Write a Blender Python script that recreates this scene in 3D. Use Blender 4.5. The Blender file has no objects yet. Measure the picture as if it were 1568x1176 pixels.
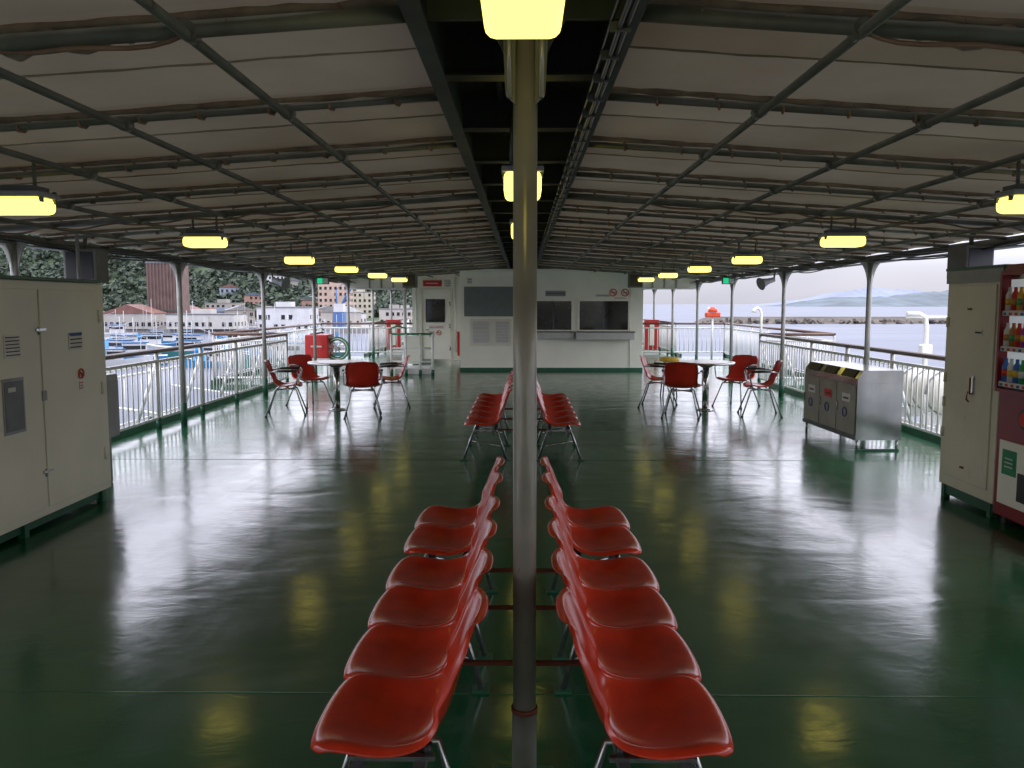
import bpy, bmesh, math, random
from mathutils import Vector, Matrix, noise
random.seed(7)
R=math.radians
sc=bpy.context.scene

# ---------------------------------------------------------------- materials
def new_mat(name):
    m=bpy.data.materials.new(name); m.use_nodes=True
    nt=m.node_tree; bs=nt.nodes['Principled BSDF']
    return m,nt,bs
def mat(name,col,rough=0.5,metal=0.0,var=0.12,scale=6,bump=0.0,bscale=40,rust=0.0,rustcol=(0.12,0.05,0.02),emit=0,ior=1.45,coat=0,dirt=0.0):
    m,nt,bs=new_mat(name); N=nt.nodes; L=nt.links
    tc=N.new('ShaderNodeTexCoord')
    nz=N.new('ShaderNodeTexNoise'); nz.inputs['Scale'].default_value=scale; nz.inputs['Detail'].default_value=3
    L.new(tc.outputs['Object'],nz.inputs['Vector'])
    cr=N.new('ShaderNodeValToRGB')
    cr.color_ramp.elements[0].position=0.3; cr.color_ramp.elements[1].position=0.7
    cr.color_ramp.elements[0].color=tuple(c*(1-var) for c in col)+(1,)
    cr.color_ramp.elements[1].color=tuple(min(1,c*(1+var)) for c in col)+(1,)
    L.new(nz.outputs['Fac'],cr.inputs['Fac'])
    out=cr.outputs['Color']
    if rust>0:
        n2=N.new('ShaderNodeTexNoise'); n2.inputs['Scale'].default_value=9; n2.inputs['Detail'].default_value=5; n2.inputs['Roughness'].default_value=0.7
        mp=N.new('ShaderNodeMapping'); mp.inputs['Scale'].default_value=(1,1,0.35)
        L.new(tc.outputs['Object'],mp.inputs['Vector']); L.new(mp.outputs['Vector'],n2.inputs['Vector'])
        r2=N.new('ShaderNodeValToRGB'); p=0.72-rust*0.3
        r2.color_ramp.elements[0].position=p; r2.color_ramp.elements[1].position=p+0.08
        L.new(n2.outputs['Fac'],r2.inputs['Fac'])
        mx=N.new('ShaderNodeMixRGB'); mx.inputs['Color2'].default_value=rustcol+(1,)
        L.new(r2.outputs['Color'],mx.inputs['Fac']); L.new(out,mx.inputs['Color1']); out=mx.outputs['Color']
    L.new(out,bs.inputs['Base Color'])
    bs.inputs['Roughness'].default_value=rough; bs.inputs['Metallic'].default_value=metal; bs.inputs['IOR'].default_value=ior
    bs.inputs['Coat Weight'].default_value=coat; bs.inputs['Coat Roughness'].default_value=0.08
    if bump>0:
        n3=N.new('ShaderNodeTexNoise'); n3.inputs['Scale'].default_value=bscale; n3.inputs['Detail'].default_value=3
        L.new(tc.outputs['Object'],n3.inputs['Vector'])
        b=N.new('ShaderNodeBump'); b.inputs['Strength'].default_value=bump; b.inputs['Distance'].default_value=0.01
        L.new(n3.outputs['Fac'],b.inputs['Height']); L.new(b.outputs['Normal'],bs.inputs['Normal'])
    if emit>0:
        bs.inputs['Emission Color'].default_value=col+(1,); bs.inputs['Emission Strength'].default_value=emit
    return m

def floor_mat():
    m,nt,bs=new_mat('green_deck_paint'); N=nt.nodes; L=nt.links
    tc=N.new('ShaderNodeTexCoord')
    def nz(scale,detail,sc3=(1,1,1),dist=0,rough=.5):
        mp=N.new('ShaderNodeMapping'); mp.inputs['Scale'].default_value=sc3
        n=N.new('ShaderNodeTexNoise'); n.inputs['Scale'].default_value=scale; n.inputs['Detail'].default_value=detail
        n.inputs['Distortion'].default_value=dist; n.inputs['Roughness'].default_value=rough
        L.new(tc.outputs['Object'],mp.inputs['Vector']); L.new(mp.outputs['Vector'],n.inputs['Vector']); return n.outputs['Fac']
    c=N.new('ShaderNodeValToRGB'); L.new(nz(1.3,6,rough=.7),c.inputs['Fac'])
    c.color_ramp.elements[0].position=.3; c.color_ramp.elements[1].position=.72
    c.color_ramp.elements[0].color=(0.008,0.066,0.026,1); c.color_ramp.elements[1].color=(0.015,0.108,0.042,1)
    L.new(c.outputs['Color'],bs.inputs['Base Color'])
    mr=N.new('ShaderNodeMapRange'); mr.inputs['From Min'].default_value=.3; mr.inputs['From Max'].default_value=.7
    mr.inputs['To Min'].default_value=.12; mr.inputs['To Max'].default_value=.22
    L.new(nz(2.0,5,(1,.6,1),1.4,.7),mr.inputs['Value']); L.new(mr.outputs['Result'],bs.inputs['Roughness'])
    bs.inputs['IOR'].default_value=1.85
    b1=N.new('ShaderNodeBump'); b1.inputs['Strength'].default_value=.42; b1.inputs['Distance'].default_value=.02
    L.new(nz(1.0,2,(.8,1.3,1),.8),b1.inputs['Height'])
    b2=N.new('ShaderNodeBump'); b2.inputs['Strength'].default_value=.20; b2.inputs['Distance'].default_value=.004
    L.new(nz(7,4,(.7,1.4,1),1.8),b2.inputs['Height']); L.new(b1.outputs['Normal'],b2.inputs['Normal'])
    L.new(b2.outputs['Normal'],bs.inputs['Normal'])
    return m

def canvas_mat():
    m,nt,bs=new_mat('canopy_canvas'); N=nt.nodes; L=nt.links
    tc=N.new('ShaderNodeTexCoord')
    sp=N.new('ShaderNodeSeparateXYZ'); L.new(tc.outputs['Object'],sp.inputs['Vector'])
    d=N.new('ShaderNodeMath'); d.operation='MULTIPLY_ADD'; d.inputs[1].default_value=1/0.525; d.inputs[2].default_value=100.1
    L.new(sp.outputs['Y'],d.inputs[0])
    fl=N.new('ShaderNodeMath'); fl.operation='FLOOR'; L.new(d.outputs[0],fl.inputs[0])
    sg=N.new('ShaderNodeMath'); sg.operation='SIGN'; L.new(sp.outputs['X'],sg.inputs[0])
    ad=N.new('ShaderNodeMath'); ad.operation='MULTIPLY_ADD'; ad.inputs[1].default_value=17.3; L.new(sg.outputs[0],ad.inputs[0]); L.new(fl.outputs[0],ad.inputs[2])
    wn=N.new('ShaderNodeTexWhiteNoise'); wn.noise_dimensions='1D'; L.new(ad.outputs[0],wn.inputs['W'])
    nz=N.new('ShaderNodeTexNoise'); nz.inputs['Scale'].default_value=1.0; nz.inputs['Detail'].default_value=5; nz.inputs['Roughness'].default_value=.55
    L.new(tc.outputs['Object'],nz.inputs['Vector'])
    mx=N.new('ShaderNodeMath'); mx.operation='MULTIPLY_ADD'; mx.inputs[1].default_value=.35; L.new(wn.outputs['Value'],mx.inputs[0]); L.new(nz.outputs['Fac'],mx.inputs[2])
    cr=N.new('ShaderNodeValToRGB'); cr.color_ramp.elements[0].position=.30; cr.color_ramp.elements[1].position=1.0
    cr.color_ramp.elements[0].color=(.235,.185,.115,1); cr.color_ramp.elements[1].color=(.40,.345,.255,1)
    L.new(mx.outputs[0],cr.inputs['Fac']); L.new(cr.outputs['Color'],bs.inputs['Base Color'])
    bs.inputs['Roughness'].default_value=.8
    tr=N.new('ShaderNodeBsdfTranslucent'); L.new(cr.outputs['Color'],tr.inputs['Color'])
    ms=N.new('ShaderNodeMixShader'); ms.inputs['Fac'].default_value=.05
    L.new(bs.outputs[0],ms.inputs[1]); L.new(tr.outputs[0],ms.inputs[2])
    L.new(ms.outputs[0],N['Material Output'].inputs['Surface'])
    return m

M={}
M['floor']=floor_mat()
M['canvas']=canvas_mat()
M['hem']=mat('canvas_hem',(.27,.215,.15),.85,var=.3,scale=9)
M['frame']=mat('frame_paint',(.13,.135,.105),.5,var=.3,scale=5,rust=.3,rustcol=(.09,.055,.035))
M['girder']=mat('girder_paint',(.045,.055,.045),.5,var=.4,scale=4,rust=.2)
M['rope']=mat('rope',(.26,.16,.10),.9,var=.3)
M['white']=mat('white_paint',(.74,.74,.70),.35,var=.05,scale=3,rust=.12,rustcol=(.35,.2,.1))
M['whiteclean']=mat('white_panel_paint',(.84,.83,.71),.35,var=.04,scale=2)
M['cream']=mat('cream_cabinet_paint',(.72,.70,.56),.38,var=.07,scale=1.5,bump=.1,bscale=3)
M['creamrust']=mat('cream_paint_rusty',(.68,.64,.50),.4,var=.08,scale=2.5,rust=.22,rustcol=(.28,.15,.07))
M['seam']=mat('dark_seam',(.05,.05,.045),.7)
M['greentrim']=mat('green_trim_paint',(.02,.10,.055),.35,var=.2)
M['post']=mat('grey_post_paint',(.30,.30,.27),.35,var=.2,scale=7,rust=.15)
M['pole']=mat('pole_paint',(.34,.32,.26),.28,metal=.25,var=.25,scale=4,rust=.33,rustcol=(.19,.13,.06),bump=.15,bscale=12)
M['steel']=mat('stainless_steel',(.46,.46,.44),.16,metal=.95,var=.15,scale=3,bump=.14,bscale=4)
M['chrome']=mat('chrome_leg',(.42,.42,.41),.25,metal=.9,var=.15)
M['red']=mat('red_fibreglass',(.56,.034,.010),.2,var=.18,scale=9,ior=1.5)
M['reddark']=mat('red_chair_shell',(.42,.024,.012),.28,var=.15)
M['redpaint']=mat('red_paint',(.50,.025,.02),.35,var=.1)
M['maroon']=mat('vending_red_paint',(.22,.014,.02),.35,var=.1)
M['rustred']=mat('rust_red_bar',(.22,.06,.03),.6,var=.3)
M['brown']=mat('brown_handrail',(.11,.055,.035),.4,var=.3,scale=20)
M['black']=mat('black_plastic',(.02,.02,.02),.4)
M['dark']=mat('dark_grey_panel',(.09,.10,.10),.35,var=.2)
M['slate']=mat('grey_shutter',(.16,.18,.175),.5,var=.08)
M['glass']=mat('dark_window_glass',(.012,.014,.014),.06,var=.1,ior=1.5)
M['paper']=mat('notice_paper',(.66,.64,.60),.7,var=.05)
M['ink']=mat('printed_ink',(.08,.08,.09),.7)
M['redink']=mat('red_ink',(.6,.05,.04),.6)
M['blueink']=mat('blue_ink',(.05,.12,.35),.6)
M['lamp']=mat('lamp_diffuser',(1.0,.82,.16),.4,var=.03,emit=2.4)
M['tabletop']=mat('table_laminate',(.74,.74,.72),.2,var=.05)
M['exit']=mat('exit_sign_green',(.02,.6,.25),.4,emit=.8)
M['signgreen']=mat('sign_green',(.03,.25,.12),.5)
M['grey']=mat('grey_plastic',(.28,.29,.29),.45,var=.15)
M['counter']=mat('counter_apron',(.50,.50,.47),.4,var=.08)
M['speaker']=mat('speaker_housing',(.16,.16,.15),.6,var=.2)
M['bin']=mat('bin_front',(.29,.27,.21),.4,var=.12,rust=.12)
M['orange']=mat('beacon_orange',(.70,.07,.02),.45)
M['yellow']=mat('yellow_plastic',(.7,.45,.04),.45)
M['hose']=mat('green_hose',(.03,.22,.10),.5)

# ---------------------------------------------------------------- builder
class B:
    def __init__(s,name): s.name=name; s.bm=bmesh.new(); s.mats=[]
    def mi(s,k):
        m=M[k] if isinstance(k,str) else k
        if m not in s.mats: s.mats.append(m)
        return s.mats.index(m)
    def face(s,vs,k,smooth=False):
        try: f=s.bm.faces.new(vs)
        except ValueError: return
        f.material_index=s.mi(k); f.smooth=smooth
    def box(s,lo,hi,k,bevel=0,X=None):
        lo=Vector(lo);hi=Vector(hi)
        lo2=Vector([min(a,b) for a,b in zip(lo,hi)]); hi2=Vector([max(a,b) for a,b in zip(lo,hi)])
        if bevel>0:
            t=bmesh.new(); bmesh.ops.create_cube(t,size=1)
            for v in t.verts: v.co=Vector([ (c+.5)*(h-l)+l for c,l,h in zip(v.co,lo2,hi2)])
            bmesh.ops.bevel(t,geom=list(t.edges),offset=bevel,segments=3,affect='EDGES',profile=.5)
            me=bpy.data.meshes.new('t')
            for f in t.faces: f.smooth=False
            t.to_mesh(me); t.free(); s.mesh(me,X,k); bpy.data.meshes.remove(me); return
        vs=[]
        for z in (lo2.z,hi2.z):
            for x,y in((lo2.x,lo2.y),(hi2.x,lo2.y),(hi2.x,hi2.y),(lo2.x,hi2.y)):
                co=Vector((x,y,z)); co=X@co if X else co
                vs.append(s.bm.verts.new(co))
        for q in((3,2,1,0),(4,5,6,7),(0,1,5,4),(1,2,6,5),(2,3,7,6),(3,0,4,7)):
            s.face([vs[i] for i in q],k)
    def mesh(s,me,X,k,smooth=None):
        nv=len(s.bm.verts); nf=len(s.bm.faces); s.bm.from_mesh(me)
        s.bm.verts.ensure_lookup_table(); s.bm.faces.ensure_lookup_table()
        if X:
            for v in s.bm.verts[nv:]: v.co=X@v.co
        if k is not None:
            i=s.mi(k)
            for f in s.bm.faces[nf:]:
                f.material_index=i
                if smooth is not None: f.smooth=smooth
    def tube(s,pts,r,k,seg=8,X=None,cap=True):
        pts=[Vector(p) for p in pts]; rs=r if isinstance(r,(list,tuple)) else [r]*len(pts)
        rings=[]; prev=None
        for i,p in enumerate(pts):
            if i==0: t=pts[1]-p
            elif i==len(pts)-1: t=p-pts[i-1]
            else: t=(pts[i+1]-p).normalized()+(p-pts[i-1]).normalized()
            t.normalize()
            if prev is None:
                a=Vector((0,0,1)) if abs(t.z)<.9 else Vector((1,0,0))
                u=t.cross(a).normalized()
            else: u=(prev-t*prev.dot(t)).normalized()
            prev=u; w=t.cross(u)
            ring=[]
            for j in range(seg):
                an=2*math.pi*j/seg; co=p+(u*math.cos(an)+w*math.sin(an))*rs[i]
                ring.append(s.bm.verts.new(X@co if X else co))
            rings.append(ring)
        for a,b in zip(rings[:-1],rings[1:]):
            for j in range(seg): s.face([a[j],a[(j+1)%seg],b[(j+1)%seg],b[j]],k,True)
        if cap:
            s.face(rings[0][::-1],k); s.face(rings[-1],k)
    def cyl(s,a,b,r,k,seg=8,X=None): s.tube([a,b],r,k,seg,X)
    def prism(s,pts,off,k,X=None):
        off=Vector(off); a=[]; b=[]
        for p in pts:
            p=Vector(p); q=p+off
            a.append(s.bm.verts.new(X@p if X else p)); b.append(s.bm.verts.new(X@q if X else q))
        s.face(a[::-1],k); s.face(b,k); n=len(a)
        for i in range(n): s.face([a[i],a[(i+1)%n],b[(i+1)%n],b[i]],k)
    def torus(s,c,R_,r,k,axis='y',seg=20,arc=(0,2*math.pi),X=None):
        pts=[]
        for i in range(seg+1):
            t=arc[0]+(arc[1]-arc[0])*i/seg; a,b=R_*math.cos(t),R_*math.sin(t)
            pts.append(Vector(c)+Vector({'y':(a,0,b),'x':(0,a,b),'z':(a,b,0)}[axis]))
        s.tube(pts,r,k,6,X,cap=False)
    def done(s,loc=None,rot=0):
        me=bpy.data.meshes.new(s.name)
        bmesh.ops.recalc_face_normals(s.bm,faces=list(s.bm.faces))
        s.bm.to_mesh(me); s.bm.free()
        for m in s.mats: me.materials.append(m)
        o=bpy.data.objects.new(s.name,me); sc.collection.objects.link(o)
        if loc: o.location=loc
        o.rotation_euler[2]=rot
        return o
def inst(o,loc,rot=0):
    n=bpy.data.objects.new(o.name.split('.')[0],o.data); n.location=loc; n.rotation_euler[2]=rot; sc.collection.objects.link(n); return n

# ---------------------------------------------------------------- deck
YB,YF=-7,34
b=B('ship_deck')
outline=[(-4.85,YB),(4.85,YB),(4.85,16.3),(6.2,16.3),(6.2,25.2),(4.85,25.2),(4.85,YF),(-4.85,YF),(-4.85,25.2),(-6.2,25.2),(-6.2,16.3),(-4.85,16.3)]
b.prism([(x,y,-.12) for x,y in outline],(0,0,.12),'floor')
for y in(3.27,8.4,13.6):
    b.tube([(-4.7+i*.2,y+.004*noise.noise(Vector((i*.7,y,0))),-.0025) for i in range(48)],.005,'floor',6)
for sx in(-1,1):
    for y0,y1 in((YB,16.3),(25.2,YF)): b.box((sx*4.78,y0,0.0),(sx*4.84,y1,.09),'greentrim')
    b.box((sx*6.12,16.3,0),(sx*6.19,25.2,.09),'greentrim')
b.done()
b=B('ship_hull')
b.box((-6.6,YB-6,-2.75),(6.6,44,-2.6),'floor')
b.box((-6.6,YB-6,-9.5),(6.6,44,-2.78),'white')
b.box((-4.7,YB,-2.58),(4.7,YF,-.13),'white')
b.done()

# ---------------------------------------------------------------- canopy
def Zc(x): return 2.495-.066*abs(x)
PITCH=1.05; Y0=2.56-PITCH*8
NB=36; YE=Y0+NB*PITCH
b=B('canvas_canopy')
for sx in(-1,1):
    nx=20; ny=NB*6; grid=[]
    for j in range(ny+1):
        y=Y0+j*PITCH/6; row=[]
        for i in range(nx+1):
            x=sx*(.34+(4.62-.34)*i/nx)
            ph=(j%6)/6
            sag=.014*math.sin(math.pi*ph)
            w=.008*noise.noise(Vector((x*1.7,y*2.1,3)))+.004*noise.noise(Vector((x*6,y*2,9)))
            row.append(b.bm.verts.new((x,y,Zc(x)+.062-sag+w)))
        grid.append(row)
    for j in range(ny):
        for i in range(nx): b.face([grid[j][i],grid[j][i+1],grid[j+1][i+1],grid[j+1][i]],'canvas',True)
    for kx in range(NB+1):
        y=Y0+kx*PITCH
        for off,rr in((.060,.014),(.52,.004)):
            pts=[];rs=[]; n=60 if abs(y)<9 else 16
            for i in range(n+1):
                x=sx*(.36+4.2*i/n)
                pts.append((x,y+off+.005*noise.noise(Vector((x*5,y,1))),Zc(x)+.047-(.002 if off>.2 else 0)+.004*noise.noise(Vector((x*8,y,4)))))
                rs.append(rr*(1+.6*noise.noise(Vector((x*9,y*3,2)))))
            b.tube(pts,rs,'hem' if off<.2 else 'canvas',6,cap=False)
b.done()
b=B('canopy_frame')
for kx in range(NB+1):
    y=Y0+kx*PITCH; big=(kx%4==0)
    for sx in(-1,1):
        b.cyl((sx*.33,y,Zc(.33)-(0.012 if big else 0)),(sx*4.5,y,Zc(4.5)-(0.012 if big else 0)),.027 if big else .0165,'frame',8)
for sx in(-1,1):
    for x in(1.0,1.7,2.4,3.1,3.8):
        b.cyl((sx*x,Y0,Zc(x)-.033),(sx*x,YE,Zc(x)-.033),.0165,'frame')
    b.cyl((sx*4.5,Y0,Zc(4.5)-.02),(sx*4.5,YE,Zc(4.5)-.02),.04,'frame',10)
    b.box((sx*4.43,Y0,Zc(4.5)-.085),(sx*4.57,YE,Zc(4.5)-.075),'frame')
    for kx in range(4,22):
        for x in(1.0,1.7,2.4,3.1,3.8):
            y=Y0+kx*PITCH; b.tube([(sx*x,y-.028,Zc(x)-.02),(sx*x,y+.028,Zc(x)-.02)],.030,'frame',10)
b.done()
b=B('canopy_lashing_rope')
for kx in range(5,NB):
    y=Y0+kx*PITCH
    for sx in(-1,1):
        x=.5+random.random()*.1
        while x<4.4:
            z=Zc(x); xx=sx*x
            b.tube([(xx,y-.021,z+.002),(xx+.004,y-.012,z-.020),(xx+.012,y+.02,z-.018),(xx+.02,y+.07,z+.025),(xx-.01,y+.05,z+.05)],.0065,'rope',5)
            x+=.25+random.random()*.08
            if y>14: x+=.25
for sx in(-1,1):
    for kx in(8,12):
        y=Y0+kx*PITCH
        pts=[(sx*(1.0+i*.06),y-.02+.03*math.sin(i*.9),Zc(1+i*.06)-.03-.03*abs(math.sin(i*.33))) for i in range(58)]
        b.tube(pts,.008,'rope',5)
for sx in(-1,1):
    pts=[]
    for i in range(90):
        x=1.2+i*.036; pts.append((sx*x,2.62+.02*math.sin(i*.7),Zc(x)-.005+.022*math.sin(i*1.1)))
    b.tube(pts,[.02+.010*noise.noise(Vector((i*.4,sx,0))) for i in range(90)],'hem',8)
b.done()

b=B('centre_girder')
b.box((-.34,Y0,2.74),(.34,YE,2.76),'girder')
for sx in(-1,1):
    b.box((sx*.325,Y0,2.44),(sx*.335,YE,2.739),'girder')
    b.box((sx*.285,Y0,2.425),(sx*.345,YE,2.438),'girder')
for kx in range(5,NB+1):
    y=Y0+kx*PITCH
    b.box((-.323,y-.006,2.56),(.323,y+.006,2.738),'girder')
    b.box((-.323,y-.05,2.548),(.323,y+.05,2.558),'girder')
for x in(-.12,.1): b.cyl((x,Y0,2.71),(x,YE,2.71),.014,'girder')
b.done()
b=B('cable_run')
for i,(dx,dz) in enumerate(((.265,2.43),(.285,2.405),(.305,2.41))):
    pts=[(dx+.006*noise.noise(Vector((i,y*.7,0))),y*.5-2,dz+.010*noise.noise(Vector((i+5,y*.9,0)))) for y in range(0,70)]
    b.tube(pts,.008,'black',6)
y=0
while y<20:
    b.box((.255,y,2.395),(.317,y+.012,2.424),'dark'); y+=.28
for sx in(-1,1):
    for i in range(5):
        pts=[]
        for j in range(0,120):
            y=-3+j*.25
            pts.append((sx*(4.25+.04*i)+.03*noise.noise(Vector((i*3,y*.5,sx))),y,2.14+.02*i-.07*abs(math.sin(y*math.pi/3.5+i*.2))+.03*noise.noise(Vector((i,y,2)))))
        b.tube(pts,.008,'black',5)
b.done()

# ---------------------------------------------------------------- central pole
def gusset(b,c,dirv,w,h,t,k,n=8):
    c=Vector(c); d=Vector(dirv); pr=Vector((-d.y,d.x,0))
    pts=[c+pr*(-t/2)]
    for i in range(n+1):
        a=math.pi/2*i/n
        pts.append(c+d*(w*(1-math.cos(a))) + Vector((0,0,-h*(1-math.sin(a))))+pr*(-t/2))
    b.prism(pts,pr*t,k)
b=B('support_pole')
r=.0375
b.cyl((0,0,0),(0,0,2.55),r,'pole',32)
b.tube([(0,0,0),(0,0,.262),(0,0,.27)],[r+.003,r+.003,r],'frame',32)
b.tube([(0,0,.262),(0,0,.278)],r+.006,'rustred',32)
b.box((-.1,-.1,0.001),(.1,.1,.012),'greentrim')
for d in((1,0,0),(-1,0,0)):
    gusset(b,(d[0]*r*.9,0,2.55),d,.27,.36,.012,'girder',14)
    b.prism([(d[0]*.03,-.04,2.2),(d[0]*.06,-.04,2.23),(d[0]*.068,-.04,2.40),(d[0]*.085,-.04,2.55),(d[0]*.03,-.04,2.55)],(0,.008,0),'frame')
    b.cyl((d[0]*.048,-.045,2.22),(d[0]*.052,-.045,2.55),.008,'pole')
b.box((-.3,-.009,2.46),(.3,.009,2.555),'girder')
b.done((.008,2.62,0))

pb=B('canopy_post'); pr_=.034; PT=2.14
pb.cyl((0,0,0),(0,0,PT),pr_,'post',14)
pb.tube([(0,0,0.001),(0,0,.3)],pr_+.006,'greentrim',14)
for d in((1,0,0),(-1,0,0),(0,1,0),(0,-1,0)):
    gusset(pb,(d[0]*.03,d[1]*.03,PT),d,.15,.34,.012,'post')
pb=pb.done((-4.47,7.3,0))
for y in(-3.2,.3,3.8,10.8,14.3,17.8,21.3,24.8,28.3,31.8): inst(pb,(-4.47,y,0))
for y in(-3.2,.3,3.8,7.3,10.8,14.3,17.8,21.3,24.8,28.3,31.8): inst(pb,(4.47,y,0))

# ---------------------------------------------------------------- lamps
def lamp(lx,ly,h=.1,rod=.2):
    b=B('ceiling_lamp')
    b.box((-lx/2,-ly/2,0),(lx/2,ly/2,h),'lamp',bevel=.03)
    b.box((-lx/2-.012,-ly/2-.012,h-.005),(lx/2+.012,ly/2+.012,h+.025),'grey',bevel=.008)
    b.box((-lx/2+.03,-ly/2+.02,h+.026),(lx/2-.03,ly/2-.02,h+.055),'dark')
    for sx in(-1,1):
        b.cyl((sx*lx*.3,0,h+.05),(sx*lx*.3,0,h+rod),.01,'frame')
        for sy in(-1,1): b.box((sx*lx*.5-.008,sy*ly*.35-.01,h-.03),(sx*lx*.5+.008,sy*ly*.35+.01,h+.035),'dark')
    return b
la=lamp(.33,.18,.085,.18).done((-2.66,4.4,2.07))
for sx in(-1,1):
    for y in(-3.6,-1.0,1.7,4.4,7.0,9.95,12.6,15.3,18.0):
        if not(sx==-1 and y==4.4): inst(la,(sx*2.66,y,2.07))
lc=lamp(.20,.28,.13,.35).done((.0,2.12,2.285))
for y in(4.6,7.4,10.2): inst(lc,(0,y,2.17))

# ---------------------------------------------------------------- railing
def rail(b,p0,p1,h=1.0,bars=.13,brace=0,top='brown'):
    p0=Vector(p0);p1=Vector(p1);L=(p1-p0).length;d=(p1-p0)/L;pr=Vector((-d.y,d.x,0))
    up=Vector((0,0,1))
    b.cyl(p0+up*h,p1+up*h,.032,top,10)
    b.cyl(p0+up*(h-.13),p1+up*(h-.13),.022,'white')
    b.cyl(p0+up*.14,p1+up*.14,.02,'white')
    n=max(1,round(L/1.5))
    for i in range(n+1):
        p=p0+d*(L*i/n); b.cyl(p,p+up*(h-.02),.028,'white',8)
        b.cyl(p+up*.001,p+up*.14,.034,'greentrim',8)
        if brace: b.cyl(p+up*.86,p+pr*brace*.30+up*.02,.024,'white',6)
    n=int(L/bars)
    for i in range(1,n):
        p=p0+d*(L*i/n); b.cyl(p+up*.14,p+up*(h-.13),.011,'white',5)
b=B('deck_railing'); rail(b,(-4.66,YB,0),(-4.66,16.3,0),brace=1); rail(b,(-4.66,16.3,0),(-6.1,16.3,0)); rail(b,(-6.1,16.3,0),(-6.1,25.1,0)); rail(b,(-6.1,25.1,0),(-3.0,25.1,0)); rail(b,(-4.66,25.2,0),(-4.66,YF-.1,0)); b.done()
b=B('deck_railing'); rail(b,(4.66,YB,0),(4.66,16.3,0),brace=-1); rail(b,(4.66,16.3,0),(6.1,16.3,0)); rail(b,(6.1,16.3,0),(6.1,25.1,0)); rail(b,(6.1,25.1,0),(3.0,25.1,0)); rail(b,(4.66,25.2,0),(4.66,YF-.1,0)); b.done()
for sx in(-1,1):
    b=B('lower_deck_railing'); rail(b,(sx*6.5,-8,-.5),(sx*6.5,15.8,-.5),h=1.05,bars=.3,top='white')
    for i in range(9): b.cyl((sx*6.5,-8+i*2.9,-2.6),(sx*6.5,-8+i*2.9,-.5),.03,'white'); b.cyl((sx*4.8,-8+i*2.9,-.15),(sx*6.5,-8+i*2.9,.1),.02,'white')
    b.cyl((sx*6.5,-8,-.55),(sx*6.5,15.8,-.55),.05,'white'); b.done()
def raft(x,y):
    b=B('liferaft_canister')
    b.tube([(0,-.62,.42),(0,-.58,.42),(0,-.5,.42),(0,0,.42),(0,.5,.42),(0,.58,.42),(0,.62,.42)],[.16,.25,.29,.30,.29,.25,.16],'whiteclean',20)
    for yy in(-.4,0,.4): b.torus((0,yy,.42),.302,.012,'grey','y',20)
    for yy in(-.4,.4):
        b.box((-.33,yy-.04,.0),(.33,yy+.04,.14),'white'); b.cyl((-.3,yy,.14),(-.3,yy,.4),.02,'white'); b.cyl((.3,yy,.14),(.3,yy,.4),.02,'white')
        for xx in(-.28,.28): b.cyl((xx,yy,-2.6),(xx,yy,0),.035,'white')
    b.cyl((-.3,-.6,-.03),(-.3,.6,-.03),.03,'white'); b.cyl((.3,-.6,-.03),(.3,.6,-.03),.03,'white')
    b.done((x,y,0))
raft(5.65,9.6); raft(5.65,11.4)
b=B('davit'); b.tube([(0,0,-2.6),(0,0,1.25),(-.02,0,1.40),(-.12,0,1.45),(-.3,0,1.45)],.035,'white',12); b.box((-.08,-.06,.8),(.08,.06,1.0),'white',bevel=.02); b.cyl((.35,0,1.40),(-.3,0,1.40),.02,'white'); b.done((5.95,12.3,0))
b=B('gooseneck_vent'); b.tube([(0,0,0),(0,0,1.35),(-.03,0,1.45),(-.10,0,1.50),(-.18,0,1.45),(-.19,0,1.38)],[.03,.03,.03,.035,.04,.06],'whiteclean',14); b.done((5.9,20.6,0))

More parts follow.
